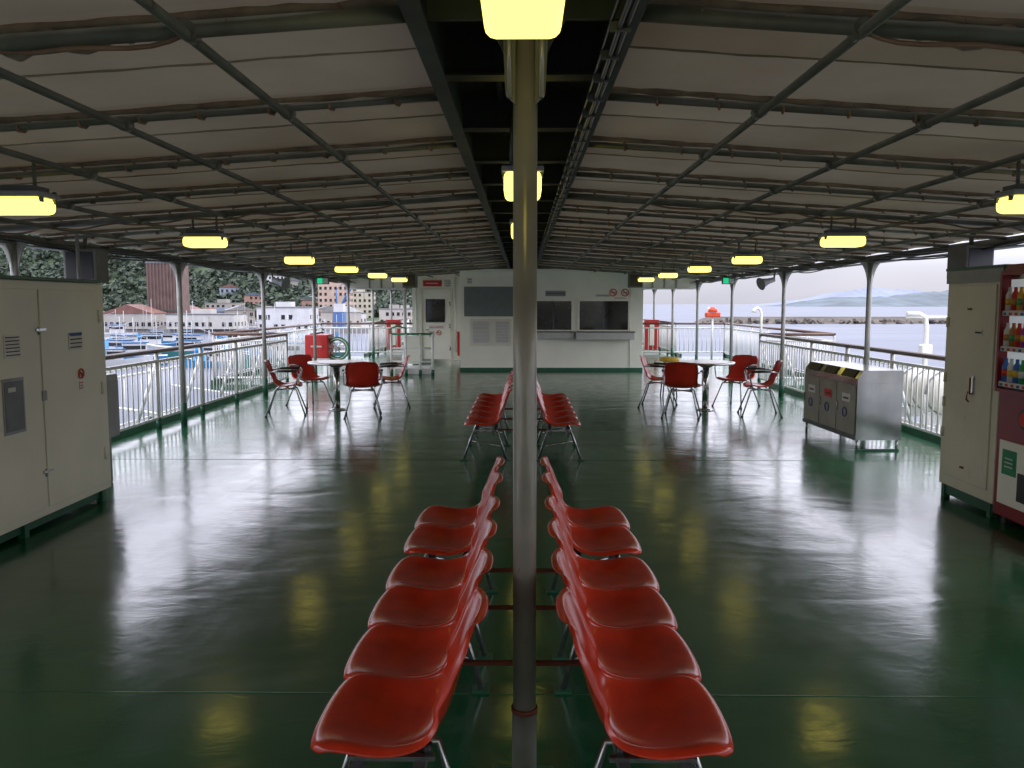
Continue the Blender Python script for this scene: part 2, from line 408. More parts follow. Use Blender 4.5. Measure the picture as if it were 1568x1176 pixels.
# ---------------------------------------------------------------- seat shells
def shell(w=.41,back=.76,seat=.43,depth=.22,lean=.245):
    k=lean/.275
    prof=[(depth+.005,seat-.028,.90),(depth,seat-.008,.97),(depth-.02,seat+.006,1.02),(depth-.08,seat+.002,1.04),(.04,seat-.020,1.03),(-.05,seat-.032,1.0),(-.12,seat-.016,.95),(-.165*k,seat+.03,.90),(-.19*k,seat+.09,.88),(-.21*k,seat+.16,.92),(-.235*k,seat+.23,.95),(-.26*k,back-.04,.92),(-.268*k,back-.012,.84),(-.275*k,back,.7)]
    bm=bmesh.new(); nu=10; rows=[]
    for i,(px,pz,ws) in enumerate(prof):
        row=[]
        for j in range(nu+1):
            u=-1+2*j/nu
            s_=abs(u)**2.6
            y=u*w/2*ws
            if i<8: dx,dz=0,.028*s_*(1 if i>2 else .3)
            else: dx,dz=.035*s_,0
            if 5<=i<=8: dx+=.02*s_; dz+=.012*s_
            if i<=2: dx-=.022*s_
            if i>=11: dz-=.024*s_
            row.append(bm.verts.new((px+dx,y,pz+dz)))
        rows.append(row)
    for a,c in zip(rows[:-1],rows[1:]):
        for j in range(nu):
            f=bm.faces.new([a[j],a[j+1],c[j+1],c[j]]); f.smooth=True
    bd=[e for e in bm.edges if e.is_boundary]
    bmesh.ops.recalc_face_normals(bm,faces=list(bm.faces))
    bm.normal_update()
    if sum(f.normal.z for f in bm.faces)<0: bmesh.ops.reverse_faces(bm,faces=list(bm.faces))
    bm.normal_update()
    nrm={v:v.normal.copy() for v in bm.verts}
    r=bmesh.ops.extrude_edge_only(bm,edges=bd)
    nv=[g for g in r['geom'] if isinstance(g,bmesh.types.BMVert)]
    for v in nv:
        o=min(nrm,key=lambda q:(q.co-v.co).length_squared)
        out=Vector((0,math.copysign(1,v.co.y) if abs(v.co.y)>w*.4*.8 else 0,0))
        v.co+= -nrm[o]*.024+out*.008
    for f in bm.faces: f.smooth=True
    me=bpy.data.meshes.new('sh'); bm.to_mesh(me); bm.free()
    o=bpy.data.objects.new('sh',me); sc.collection.objects.link(o)
    m1=o.modifiers.new('s','SOLIDIFY'); m1.thickness=.006; m1.offset=-1
    m2=o.modifiers.new('ss','SUBSURF'); m2.levels=2
    dg=bpy.context.evaluated_depsgraph_get(); ev=bpy.data.meshes.new_from_object(o.evaluated_get(dg))
    bpy.data.objects.remove(o)
    return ev
SH=shell()

def seat_row(side,centres,legs,name='row_of_bench_seats'):
    b=B(name)
    for yc in centres:
        X=Matrix.Translation((side*.36,yc,0))@Matrix.Rotation(0 if side>0 else math.pi,4,'Z')@Matrix.Rotation(random.uniform(-.02,.02),4,'Z')
        b.mesh(SH,X,'red',True)
        for dx in(-.09,.1):
            for dy in(-.1,.1): b.cyl((side*.36+dx,yc+dy,.35),(side*.36+dx,yc+dy,.392),.012,'black')
        b.box((side*.36-.12,yc-.12,.349),(side*.36+.12,yc-.10,.362),'chrome'); b.box((side*.36-.12,yc+.10,.349),(side*.36+.12,yc+.12,.362),'chrome')
    y0,y1=min(centres)-.2,max(centres)+.2
    for x in(.28,.45): b.box((side*x-.016,y0,.318),(side*x+.016,y1,.348),'dark')
    for y in legs:
        b.tube([(side*.60,y,.012),(side*.50,y,.30),(side*.25,y,.30),(side*.17,y,.012)],.0125,'chrome')
        for x in(.60,.17): b.box((side*x-.035,y-.03,.001),(side*x+.035,y+.03,.012),'greentrim')
        b.cyl((side*.53,y,.2),(side*.21,y,.14),.009,'chrome')
    return b.done()
c1=[2.28,2.69,3.10,3.50,4.03,4.45]; l1=[2.36,3.30,3.62,4.5]
c2=[8.2,8.65,9.1,9.55,10.0,10.45]; l2=[8.4,9.3,10.3]
for side in(-1,1):
    seat_row(side,c1,l1); seat_row(side,c2,l2)
b=B('seat_tie_bar')
for y in(2.9,3.45,3.95): b.cyl((-.3,y,.30),(.3,y,.30),.011,'rustred')
for y in(8.5,9.3,10.2): b.cyl((-.3,y,.30),(.3,y,.30),.011,'rustred')
b.done()

# ---------------------------------------------------------------- armchairs & tables
AS=shell(w=.47,back=.80,seat=.44,depth=.23,lean=.275)
def armchair():
    b=B('red_armchair'); b.mesh(AS,None,'reddark',True)
    for sy in(-1,1):
        for sx,xf in((1,.27),(-1,-.27)):
            b.tube([(sx*.10,sy*.12,.40),(sx*.15,sy*.16,.36),(xf,sy*.25,.012)],.011,'chrome')
            b.cyl((xf,sy*.25,.001),(xf,sy*.25,.02),.017,'black')
        b.tube([(.12,sy*.16,.40),(.15,sy*.27,.44),(.19,sy*.275,.60),(.17,sy*.275,.635),(-.12,sy*.265,.645),(-.2,sy*.23,.635)],.011,'chrome')
        b.tube([(.17,sy*.275,.642),(0,sy*.273,.652),(-.1,sy*.266,.652)],.018,'black')
    b.cyl((-.15,-.16,.37),(.15,.16,.37),.01,'chrome'); b.cyl((.15,-.16,.37),(-.15,.16,.37),.01,'chrome')
    return b
pos=[(-3.42,11.9,R(12)),(-3.35,12.95,R(-40)),(-2.28,11.75,R(100)),(-2.05,12.9,R(190)),
     (2.12,12.9,R(-15)),(2.27,11.75,R(75)),(3.35,12.95,R(225)),(3.42,11.9,R(172))]
ac=armchair().done(pos[0][:2]+(0,),pos[0][2])
for p in pos[1:]: inst(ac,p[:2]+(0,),p[2])
b=B('round_table')
b.tube([(0,0,.70),(0,0,.705),(0,0,.728),(0,0,.732)],[.415,.425,.425,.415],'steel',48)
b.tube([(0,0,.7325),(0,0,.7345)],.412,'tabletop',48)
b.cyl((0,0,0),(0,0,.70),.05,'steel',20); b.tube([(0,0,.001),(0,0,.015),(0,0,.03)],[.13,.13,.055],'steel',24)
b.tube([(0,0,.64),(0,0,.70)],[.05,.16],'dark',20)
t=b.done((-2.8,12.4,0)); inst(t,(2.76,12.45,0))
b=B('yellow_stool'); b.tube([(0,0,.60),(0,0,.61),(0,0,.66),(0,0,.675)],[.15,.17,.17,.15],'yellow',24)
for a in range(4): b.cyl((.1*math.cos(a*1.57+.8),.1*math.sin(a*1.57+.8),.6),(.17*math.cos(a*1.57+.8),.17*math.sin(a*1.57+.8),0),.012,'chrome')
b.torus((0,0,.25),.14,.008,'chrome','z'); b.done((2.55,14.4,0))

# ---------------------------------------------------------------- signs
def sign(b,axis,pos,w,h,base='paper',lines=4,ink='ink',n=1,t=.004):
    x,y,z=pos
    def bx(u0,u1,z0,z1,off,k):
        if axis=='x': b.box((x+n*off,y+u0,z+z0),(x+n*(off+.003),y+u1,z+z1),k)
        else: b.box((x+u0,y+n*off,z+z0),(x+u1,y+n*(off+.003),z+z1),k)
    bx(-w/2,w/2,-h/2,h/2,.002,base)
    for i in range(lines):
        zz=h/2-h*(i+.7)/(lines+.4)
        u=-w*.4
        while u<w*.4:
            l=min(random.uniform(.03,.08)*w,w*.42-u); bx(u,u+l,zz-h*.13/(lines),zz+h*.13/lines,.0055,ink); u+=l+w*.03
def nosmoke(b,axis,pos,r,n=1):
    x,y,z=pos
    if axis=='x':
        b.torus((x+n*.008,y,z),r,r*.16,'redink','x'); b.box((x+n*.003,y-r*.6,z-r*.12),(x+n*.006,y+r*.6,z+r*.12),'ink')
        b.cyl((x+n*.008,y-r*.7,z+r*.7),(x+n*.008,y+r*.7,z-r*.7),r*.13,'redink',5)
    else:
        b.torus((x,y+n*.008,z),r,r*.16,'redink','y'); b.box((x-r*.6,y+n*.003,z-r*.12),(x+r*.6,y+n*.006,z+r*.12),'ink')
        b.cyl((x-r*.7,y+n*.008,z+r*.7),(x+r*.7,y+n*.008,z-r*.7),r*.13,'redink',5)
b=B('storage_cabinet')
x0=-3.38
b.box((-4.2,3.2,.10),(x0,6.67,1.76),'cream',bevel=.008)
b.box((-4.22,3.18,1.762),(x0+.02,6.69,1.785),'greentrim',bevel=.004)
b.box((-4.15,3.25,.03),(x0-.05,6.62,.098),'greentrim')
for y in(3.3,4.4,5.5,6.55): b.box((x0-.07,y,0),(x0-.02,y+.05,.1),'greentrim')
for y0,y1 in((3.3,4.0),(4.02,4.72),(4.8,5.74),(5.76,6.58)):
    b.box((x0,y0,.16),(x0+.012,y1,1.70),'cream',bevel=.004)
for y in(4.01,5.75):
    for z in(.42,1.42):
        b.box((x0+.013,y-.06,z-.008),(x0+.025,y+.06,z+.008),'steel'); b.cyl((x0+.02,y-.03,z-.035),(x0+.02,y-.03,z+.02),.007,'steel')
for y in(3.33,4.7,4.82,6.56):
    for z in(.4,.93,1.5): b.cyl((x0+.016,y,z-.05),(x0+.016,y,z+.05),.011,'cream')
b.box((x0+.013,5.73,.92),(x0+.022,5.78,.99),'grey')
sign(b,'x',(x0+.012,5.42,1.32),.18,.15,lines=6,n=1)
b.box((x0+.013,5.29,.74),(x0+.018,5.52,1.11),'grey'); b.box((x0+.0185,5.305,.76),(x0+.021,5.505,1.09),'dark')
b.box((x0+.0215,5.34,1.02),(x0+.024,5.42,1.05),'paper')
sign(b,'x',(x0+.012,6.2,1.32),.19,.13,lines=4,n=1,base='paper'); b.box((x0+.0176,6.115,1.365),(x0+.021,6.285,1.383),'blueink')
nosmoke(b,'x',(x0+.012,6.25,1.07),.035); sign(b,'x',(x0+.012,6.25,.98),.05,.07,lines=3,ink='redink')
sign(b,'x',(x0+.012,5.22,1.18),.07,.05,lines=1,ink='blueink')
b.done()
b=B('junction_box')
b.box((-3.95,7.05,.42),(-3.62,7.35,.98),'post',bevel=.02); b.box((-3.62,7.08,.48),(-3.61,7.32,.92),'grey')
b.box((-3.93,7.1,.001),(-3.68,7.3,.42),'grey',bevel=.01); b.cyl((-3.85,7.2,.98),(-3.85,7.2,2.2),.015,'grey')
b.done()

b=B('metal_locker'); x1=3.5
b.box((x1,6.10,.11),(4.2,6.9,1.86),'creamrust',bevel=.008)
b.box((x1-.015,6.09,1.862),(4.22,6.92,1.885),'greentrim'); b.box((x1+.02,6.12,.03),(4.2,6.88,.108),'greentrim')
b.box((x1-.012,6.18,.2),(x1,6.83,1.74),'creamrust',bevel=.004)
b.box((x1-.016,6.1,1.76),(x1-.001,6.9,1.86),'grey')
for z in(.55,.8,1.0,1.45): b.cyl((x1-.02,6.84,z-.04),(x1-.02,6.84,z+.04),.013,'creamrust')
b.box((x1-.026,6.40,.90),(x1-.012,6.43,1.04),'steel'); b.cyl((x1-.04,6.42,.90),(x1-.04,6.42,1.03),.007,'rustred')
b.tube([(x1-.02,6.42,.9),(x1-.05,6.43,.92),(x1-.05,6.445,.86),(x1-.03,6.445,.84)],.006,'rustred')
for z in(.3,1.55): b.box((x1-.026,6.5,z),(x1-.012,6.54,z+.015),'rustred')
sign(b,'x',(x1-.013,6.38,1.38),.10,.05,lines=1,ink='ink',n=-1)
for y in(6.14,6.82): b.box((x1+.01,y,0),(x1+.06,y+.05,.11),'greentrim')
b.done()
b=B('drinks_vending_machine')
b.box((x1-.02,4.95,.06),(4.25,6.06,1.88),'maroon',bevel=.012)
for y in(5.0,5.98): b.box((x1+.03,y,0),(x1+.1,y+.05,.06),'black')
M['vback']=mat('display_backlight',(.75,.82,.85),.5,emit=.25)
b.box((x1-.035,5.05,1.0),(x1-.021,5.98,1.80),'steel'); b.box((x1-.04,5.08,1.03),(x1-.0355,5.95,1.77),'vback')
cols=[(.6,.04,.03),(.05,.15,.5),(.05,.35,.12),(.7,.45,.05),(.5,.2,.05),(.7,.7,.7),(.3,.05,.3)]
for i,c in enumerate(cols): M['can%d'%i]=mat('drink_label_%d'%i,c,.3)
for rI,z in enumerate((1.05,1.30,1.55)):
    b.box((x1-.085,5.08,z-.012),(x1-.041,5.95,z),'steel')
    b.box((x1-.09,5.08,z-.035),(x1-.086,5.95,z-.001),'paper')
    for j in range(13):
        y=5.11+j*.0675; kk='can%d'%random.randrange(7)
        b.tube([(x1-.062,y,z+.001),(x1-.062,y,z+.11),(x1-.062,y,z+.14),(x1-.062,y,z+.165)],[.026,.026,.012,.012],kk,10)
        b.tube([(x1-.062,y,z+.04),(x1-.062,y,z+.085)],.0268,'can%d'%random.randrange(7),10)
        b.box((x1-.094,y-.015,z-.03),(x1-.0905,y+.015,z-.012),'redink' if j%3 else 'blueink')
for y in(5.06,5.97): b.box((x1-.1,y-.012,1.0),(x1-.0355,y+.012,1.80),'maroon')
b.box((x1-.1,5.05,1.80),(x1-.021,5.98,1.83),'maroon'); b.box((x1-.1,5.05,.975),(x1-.021,5.98,.998),'maroon')
b.box((x1-.03,5.05,.16),(x1-.021,6.0,.62),'whiteclean',bevel=.003); b.box((x1-.04,5.25,.22),(x1-.0305,5.75,.42),'black',bevel=.003)
b.box((x1-.034,5.78,.38),(x1-.0305,5.95,.56),'signgreen'); sign(b,'x',(x1-.034,5.86,.47),.12,.10,base='signgreen',lines=3,ink='paper',n=-1)
b.tube([(x1-.02,5.72,.80),(x1-.035,5.72,.80)],[.075,.07],'black',24); b.tube([(x1-.034,5.72,.80),(x1-.04,5.72,.80)],.05,'redink',24)
b.box((x1-.03,5.4,.72),(x1-.021,5.55,.92),'black')
b.done()

# ---------------------------------------------------------------- bins
b=B('recycling_bin_station')
X=Matrix.Translation((3.62,8.95,0))@Matrix.Rotation(R(2.5),4,'Z')
b.box((0,0,.12),(.50,1.48,.74),'steel',X=X)
b.prism([(0,0,.741),(.50,0,.741),(.50,0,.88),(.06,0,.88),(0,0,.79)],(0,1.48,0),'steel',X=X)
b.box((-.012,-.006,.12),(0.0,1.486,.16),'dark',X=X)
for i in range(3):
    y=.02+i*.485
    b.box((-.014,y,.17),(-.001,y+.465,.72),'bin',X=X,bevel=.004)
    b.prism([(.002,y+.08,.795),(.055,y+.08,.876),(.055,y+.40,.876),(.002,y+.40,.795)],(-.008,0,.006),'black',X=X)
    b.box((-.019,y+.12,.52),(-.0145,y+.32,.61),('paper','redink','paper')[i],X=X)
    b.box((-.022,y+.15,.55),(-.0195,y+.28,.57),'ink',X=X)
    b.torus((-.02,y+.24,.40),.05,.006,'blueink','x',X=X)
    b.box((-.03,y+.42,.40),(-.0145,y+.44,.50),'steel',X=X)
for p in((.03,.03),(.47,.03),(.03,1.45),(.47,1.45)): b.cyl((p[0],p[1],0),(p[0],p[1],.12),.015,'chrome',X=X)
b.box((.01,.01,.001),(.49,.03,.02),'greentrim',X=X)
b.done()

# ---------------------------------------------------------------- kiosk + house
b=B('snack_kiosk')
ky=19.7; kx0,kx1=-1.48,2.85
w0,w1,w2,w3=.31,1.16,1.35,2.50; zs,zt=.98,1.66
b.box((kx0,ky,.08),(w0,ky+.08,2.42),'whiteclean'); b.box((w1,ky,.08),(w2,ky+.08,2.42),'whiteclean'); b.box((w3,ky,.08),(kx1,ky+.08,2.42),'whiteclean')
for a,c in((w0,w1),(w2,w3)):
    b.box((a,ky,.08),(c,ky+.08,zs),'whiteclean'); b.box((a,ky,zt),(c,ky+.08,2.42),'whiteclean')
    b.box((a,ky+.06,zs),(c,ky+.075,zt),'glass')
    b.box((a,ky-.025,zt),(c,ky-.001,zt+.05),'whiteclean'); b.box((a-.05,ky-.025,zs-.02),(a,ky-.001,zt+.05),'whiteclean'); b.box((c,ky-.025,zs-.02),(c+.05,ky-.001,zt+.05),'whiteclean')
    b.box(((a+c)/2-.015,ky+.04,zs),((a+c)/2+.015,ky+.059,zt),'dark')
b.box((w2-.1,ky-.32,.76),(w3+.12,ky-.026,.93),'counter',bevel=.01); b.box((w0-.05,ky-.22,.78),(w2-.13,ky-.026,.93),'counter',bevel=.01)
b.box((w2-.12,ky-.34,.931),(w3+.14,ky-.026,.95),'dark'); b.box((w0-.07,ky-.24,.931),(w2-.122,ky-.026,.95),'dark')
b.box((kx0,ky+.08,.08),(kx0+.08,22.3,2.42),'whiteclean'); b.box((kx1-.08,ky+.08,.08),(kx1,24,2.42),'whiteclean'); b.box((kx0+.08,ky+.09,2.3),(kx1-.08,24,2.41),'whiteclean')
b.box((kx0-.01,ky-.01,0.001),(kx1+.01,22.3,.079),'greentrim')
b.box((-1.38,ky-.03,1.30),(-.22,ky-.001,2.0),'slate'); b.box((-1.42,ky-.035,2.0),(-.18,ky-.001,2.04),'whiteclean')
b.box((-1.25,ky-.012,.60),(-.27,ky-.001,1.24),'cream')
sign(b,'y',(-.98,ky-.012,.93),.46,.52,lines=16,n=-1); sign(b,'y',(-.48,ky-.012,.93),.36,.52,lines=14,n=-1)
sign(b,'y',(.78,ky,1.84),.48,.13,base='grey',lines=1,n=-1); sign(b,'y',(1.9,ky,1.79),.35,.07,lines=1,n=-1)
nosmoke(b,'y',(2.14,ky,1.86),.08,-1); nosmoke(b,'y',(2.42,ky,1.86),.08,-1); sign(b,'y',(2.3,ky,1.73),.3,.04,lines=1,ink='redink',n=-1)
sign(b,'y',(-1.25,ky,2.14),.12,.14,lines=2,n=-1)
b.box((.40,ky+.3,1.0),(.9,ky+.5,1.3),'grey')
for x in(-.1,kx1-.3): b.cyl((x,ky-.02,.1),(x,ky-.02,2.35),.012,'whiteclean')
b.box((kx0-.15,ky-.25,2.36),(kx1+.15,ky-.02,2.40),'whiteclean')
b.done()
b=B('deckhouse')
dy=22.3
b.box((-2.96,dy,.08),(-2.72,dy+.08,2.42),'whiteclean'); b.box((-1.92,dy,.08),(kx0,dy+.08,2.42),'whiteclean'); b.box((-2.72,dy,1.98),(-1.92,dy+.08,2.42),'whiteclean')
b.box((-2.96,dy+.08,.08),(-2.88,33,2.42),'whiteclean'); b.box((2.88,24.0,.08),(2.96,33,2.42),'whiteclean'); b.box((-2.96,33,.08),(2.96,33.08,2.42),'whiteclean')
b.box((-2.97,dy-.01,.001),(-2.73,dy+.09,.079),'greentrim')
b.box((-2.70,dy+.03,.10),(-1.94,dy+.07,1.96),'whiteclean',bevel=.006)
for lo,hi in(((-2.76,.08),(-2.70,2.02)),((-1.94,.08),(-1.88,2.02)),((-2.70,1.96),(-1.94,2.02))): b.box((lo[0],dy-.02,lo[1]),(hi[0],dy+.029,hi[1]),'cream')
b.box((-2.60,dy+.005,1.10),(-2.08,dy+.029,1.72),'seam',bevel=.006); b.box((-2.57,dy-.002,1.13),(-2.11,dy+.004,1.69),'glass')
for z in(.4,1.0,1.6): b.cyl((-1.95,dy-.02,z-.05),(-1.95,dy-.02,z+.05),.02,'steel')
b.tube([(-2.62,dy+.02,.9),(-2.62,dy-.05,.9),(-2.5,dy-.05,.9)],.012,'steel')
sign(b,'y',(-2.32,dy+.028,.97),.42,.1,lines=1,ink='redink',n=-1); nosmoke(b,'y',(-2.25,dy+.028,.82),.06,-1); sign(b,'y',(-2.45,dy+.028,.78),.16,.16,lines=3,n=-1)
b.box((-2.66,dy-.03,2.06),(-2.16,dy-.001,2.22),'redpaint'); sign(b,'y',(-2.41,dy-.03,2.14),.40,.08,base='redpaint',lines=1,ink='whiteclean',n=-1)
sign(b,'y',(-2.0,dy-.001,2.14),.18,.2,lines=3,n=-1)
b.box((-1.75,dy-.03,.2),(-1.69,dy-.001,.85),'redpaint')
for x in(-2.85,-1.8):
    b.cyl((x,dy-.04,.3),(x,dy-.04,2.3),.018,'white')
for x in(-2.96,2.96): b.box((x-.04,24,.001),(x+.04,33,.079),'greentrim')
b.done()
for sx in(-1,1):
    b=B('transverse_beam')
    b.box((sx*2.99,21.24,2.0),(sx*4.4,21.36,2.28),'whiteclean'); b.box((sx*2.99,21.2,1.96),(sx*4.4,21.4,1.998),'white')
    b.cyl((sx*3.02,21.3,0),(sx*3.02,21.3,2.02),.045,'white',12)
    for x in(3.3,3.6,3.9): b.cyl((sx*x,21.22,2.0),(sx*x,21.22,2.28),.02,'post')
    b.done()
b=B('stair_gate')
for x in(-2.95,-2.62,-2.3,-2.02):
    b.cyl((x,18.6,0.001),(x,18.6,.92),.03,'white',10); b.cyl((x,18.6,.001),(x,18.6,.12),.038,'greentrim')
for z in(.92,.6,.3): b.cyl((-2.95,18.6,z),(-2.02,18.6,z),.024,'hose' if z>.9 else 'white',8)
b.box((-2.62,18.58,.25),(-2.3,18.62,.88),'whiteclean')
b.tube([(-2.95,18.6,.92),(-2.95,18.6,1.05),(-2.8,18.6,1.1),(-2.62,18.6,1.05),(-2.62,18.6,.92)],.018,'hose')
b.box((-2.9,18.7,.001),(-2.1,19.6,.14),'white',bevel=.01)
b.done()
b=B('fire_pump_box')
b.box((-4.5,18.2,.40),(-3.98,18.75,.92),'redpaint',bevel=.03)
for x in(-4.47,-4.01):
    for y in(18.23,18.72): b.cyl((x,y,0),(x,y,.4),.02,'white')
b.box((-4.53,18.17,.34),(-3.95,18.78,.398),'white'); sign(b,'y',(-4.24,18.2,.66),.3,.14,lines=1,n=-1,base='redpaint',ink='whiteclean'); b.cyl((-4.4,18.3,.92),(-4.1,18.3,.97),.02,'black')
b.done((-.3,0,0))
b=B('hose_reel')
for r in(.25,.225,.20): b.torus((-3.72,18.4,.60),r,.022,'hose' if r!=.225 else 'whiteclean','y',28)
b.box((-3.9,18.36,.001),(-3.54,18.46,.3),'white'); b.cyl((-3.72,18.3,.6),(-3.72,18.55,.6),.05,'steel')
for a in range(3): b.cyl((-3.72+.2*math.cos(a*1.05),18.4,.6+.2*math.sin(a*1.05)),(-3.72-.2*math.cos(a*1.05),18.4,.6-.2*math.sin(a*1.05)),.012,'white')
b.done((-.4,0,0))
for sx in(-1,1):
    b=B('fire_hose_cabinet')
    x=sx*4.05
    b.box((x-.22,26.0,.15),(x+.22,26.3,1.1),'redpaint',bevel=.01); b.box((x-.07,25.98,.3),(x+.07,25.999,1.0),'whiteclean'); b.box((x-.22,26.0,.001),(x+.22,26.3,.149),'white')
    b.done()
b=B('signal_beacon'); b.cyl((0,0,0),(0,0,1.22),.03,'white'); b.tube([(0,0,1.35),(0,0,1.42),(0,0,1.5)],[.14,.14,.06],'orange',16); b.box((-.22,-.1,1.2),(.22,.1,1.34),'orange',bevel=.03); b.cyl((-.12,0,1.34),(-.12,0,1.5),.03,'whiteclean'); b.done((5.7,25.0,0))
b=B('loudspeaker')
b.box((-.16,-.12,-.16),(.16,.12,.16),'speaker',bevel=.02); b.box((-.13,-.124,-.13),(.13,-.121,.13),'black'); b.cyl((0,0,.16),(0,0,.28),.02,'frame')
sp=b.done((-4.2,8.0,1.96))
inst(sp,(4.2,7.9,1.98),R(15))
for x,y in((-2.55,18.9),(2.55,18.9)): inst(sp,(x,y,2.12))
b=B('horn_speaker'); b.tube([(0,0,0),(0,-.12,-.03),(0,-.22,-.06),(0,-.26,-.075)],[.04,.05,.08,.11],'grey',18,cap=True); b.cyl((0,0,0),(0,.02,.15),.015,'frame')
hs=b.done((-4.2,14.0,2.0),R(70)); inst(hs,(4.2,14.0,2.0),R(-70))
b=B('exit_sign'); b.box((-.13,-.03,-.07),(.13,.03,.07),'dark',bevel=.006); b.box((-.11,-.036,-.055),(.0,-.031,.055),'exit'); b.box((.01,-.036,-.055),(.11,-.031,.055),'paper'); b.cyl((0,0,.07),(0,0,.2),.008,'frame')
es=b.done((-4.15,17.3,2.07)); inst(es,(4.25,17.3,2.07))
b=B('unseen_light_block_wall'); b.box((-4.5,YB+.5,.001),(4.5,YB+.6,2.15),'whiteclean'); b.box((-.45,YB+.61,.1),(.45,YB+.63,2.0),'slate'); b.done()  # unseen wall added behind the camera to cut light on the near deck

# ---------------------------------------------------------------- sea, land
def sea_mat():
    m,nt,bs=new_mat('sea_water'); N=nt.nodes;L=nt.links
    bs.inputs['Roughness'].default_value=.45; bs.inputs['IOR'].default_value=1.33; bs.inputs['Specular IOR Level'].default_value=.22
    tc=N.new('ShaderNodeTexCoord'); n=N.new('ShaderNodeTexNoise'); n.inputs['Scale'].default_value=.02; n.inputs['Detail'].default_value=7
    mp=N.new('ShaderNodeMapping'); mp.inputs['Scale'].default_value=(.5,1.6,1)
    L.new(tc.outputs['Object'],mp.inputs['Vector']); L.new(mp.outputs['Vector'],n.inputs['Vector'])
    c=N.new('ShaderNodeValToRGB'); c.color_ramp.elements[0].position=.35; c.color_ramp.elements[1].position=.65
    c.color_ramp.elements[0].color=(.070,.084,.115,1); c.color_ramp.elements[1].color=(.105,.118,.155,1)
    L.new(n.outputs['Fac'],c.inputs['Fac']); L.new(c.outputs['Color'],bs.inputs['Base Color']); return m
M['sea']=sea_mat()
b=B('sea'); s_=14000
b.face([b.bm.verts.new(p) for p in((-s_,-s_,-9),(s_,-s_,-9),(s_,s_,-9),(-s_,s_,-9))],'sea'); b.done()
M['concrete']=mat('quay_concrete',(.22,.21,.20),.8,var=.2,scale=.05)
M['rock']=mat('breakwater_rock',(.10,.085,.07),.9,var=.35,scale=.3)
M['grass']=mat('hill_ground',(.05,.075,.035),.9,var=.3,scale=.05)
b=B('quay'); b.prism([(-900,262,-9.5),(-20,300,-9.5),(40,420,-9.5),(60,900,-9.5),(-900,900,-9.5)],(0,0,2.1),'concrete'); b.done()
b=B('jetty'); b.box((-190,170,-9.5),(-60,178,-8.0),'concrete'); b.box((-120,178,-9.5),(-114,262,-8.05),'concrete'); b.done()
b=B('breakwater')
b.prism([(95,470,-9.5),(95,440,-9.5),(100,448,-6.3),(100,462,-6.3)],(620,0,0),'rock'); b.box((100,452,-6.3),(720,456,-5.4),'concrete')
for i in range(500):
    x=random.uniform(96,715); s=random.uniform(.8,2); X=Matrix.Translation((x,random.uniform(438,447),random.uniform(-9,-7.2)))@Matrix.Rotation(random.random()*3,4,'X')@Matrix.Rotation(random.random()*3,4,'Z')
    b.box((-s,-s*.4,-s*.4),(s,s*.4,s*.4),'rock',X=X)
b.done()
M['far']=mat('hazy_hill',(.17,.195,.27),.95,var=.12,scale=.004)  # aerial haze of distance is painted into hill and coast base colours
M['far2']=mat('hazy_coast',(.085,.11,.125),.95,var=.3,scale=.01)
def ridge(name,k,pts,y,depth):
    b=B(name); top=[];bot=[];bk=[]
    n=240
    for i in range(n+1):
        t=i/n; x=pts[0][0]+(pts[-1][0]-pts[0][0])*t
        for (a,ha),(c,hc) in zip(pts[:-1],pts[1:]):
            if a<=x<=c: h=ha+(hc-ha)*(x-a)/(c-a)
        h=max(0,h+ (h*.14)*noise.noise(Vector((x*.004,3,0)))+h*.10*noise.noise(Vector((x*.03,7,0))))
        top.append(b.bm.verts.new((x,y+depth*.5,-9+h))); bot.append(b.bm.verts.new((x,y,-9.2))); bk.append(b.bm.verts.new((x,y+depth,-9.2)))
    for i in range(n):
        b.face([bot[i],bot[i+1],top[i+1],top[i]],k,True); b.face([top[i],top[i+1],bk[i+1],bk[i]],k,True)
    b.done()
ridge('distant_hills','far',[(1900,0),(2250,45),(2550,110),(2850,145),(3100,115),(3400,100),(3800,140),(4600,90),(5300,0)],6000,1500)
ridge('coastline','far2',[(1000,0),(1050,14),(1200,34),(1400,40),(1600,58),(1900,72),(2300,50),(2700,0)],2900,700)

def H(x,y):
    r=x/ max(y,1)
    h=0
    hx=[(-1.6,70),(-.9,76),(-.5,72),(-.40,66),(-.32,60),(-.27,50),(-.2,36),(-.13,20),(0,6),(.08,0)]
    for (a,ha),(c,hc) in zip(hx[:-1],hx[1:]):
        if a<=r<=c: h=ha+(hc-ha)*(r-a)/(c-a)
    if r<-1.6: h=60
    t=min(1,max(0,(y-430)/200)); t=t*t*(3-2*t)
    return -7.5+h*t*(1+.12*noise.noise(Vector((x*.012,y*.012,0))))
b=B('hill'); g=[]
for j in range(24):
    y=420+j*20; g.append([b.bm.verts.new((-1100+i*20,y,H(-1100+i*20,y))) for i in range(58)])
for j in range(23):
    for i in range(57): b.face([g[j][i],g[j][i+1],g[j+1][i+1],g[j+1][i]],'grass',True)
b.done()
def leaf_mat(name,c0,c1):
    m,nt,bs=new_mat(name); N=nt.nodes;L=nt.links
    g=N.new('ShaderNodeNewGeometry'); cr=N.new('ShaderNodeValToRGB')
    cr.color_ramp.elements[0].color=c0+(1,); cr.color_ramp.elements[1].color=c1+(1,)
    L.new(g.outputs['Random Per Island'],cr.inputs['Fac']); L.new(cr.outputs['Color'],bs.inputs['Base Color']); bs.inputs['Roughness'].default_value=.8; return m
M['leaf']=leaf_mat('foliage',(.032,.048,.036),(.066,.090,.054))
verts=[];faces=[]
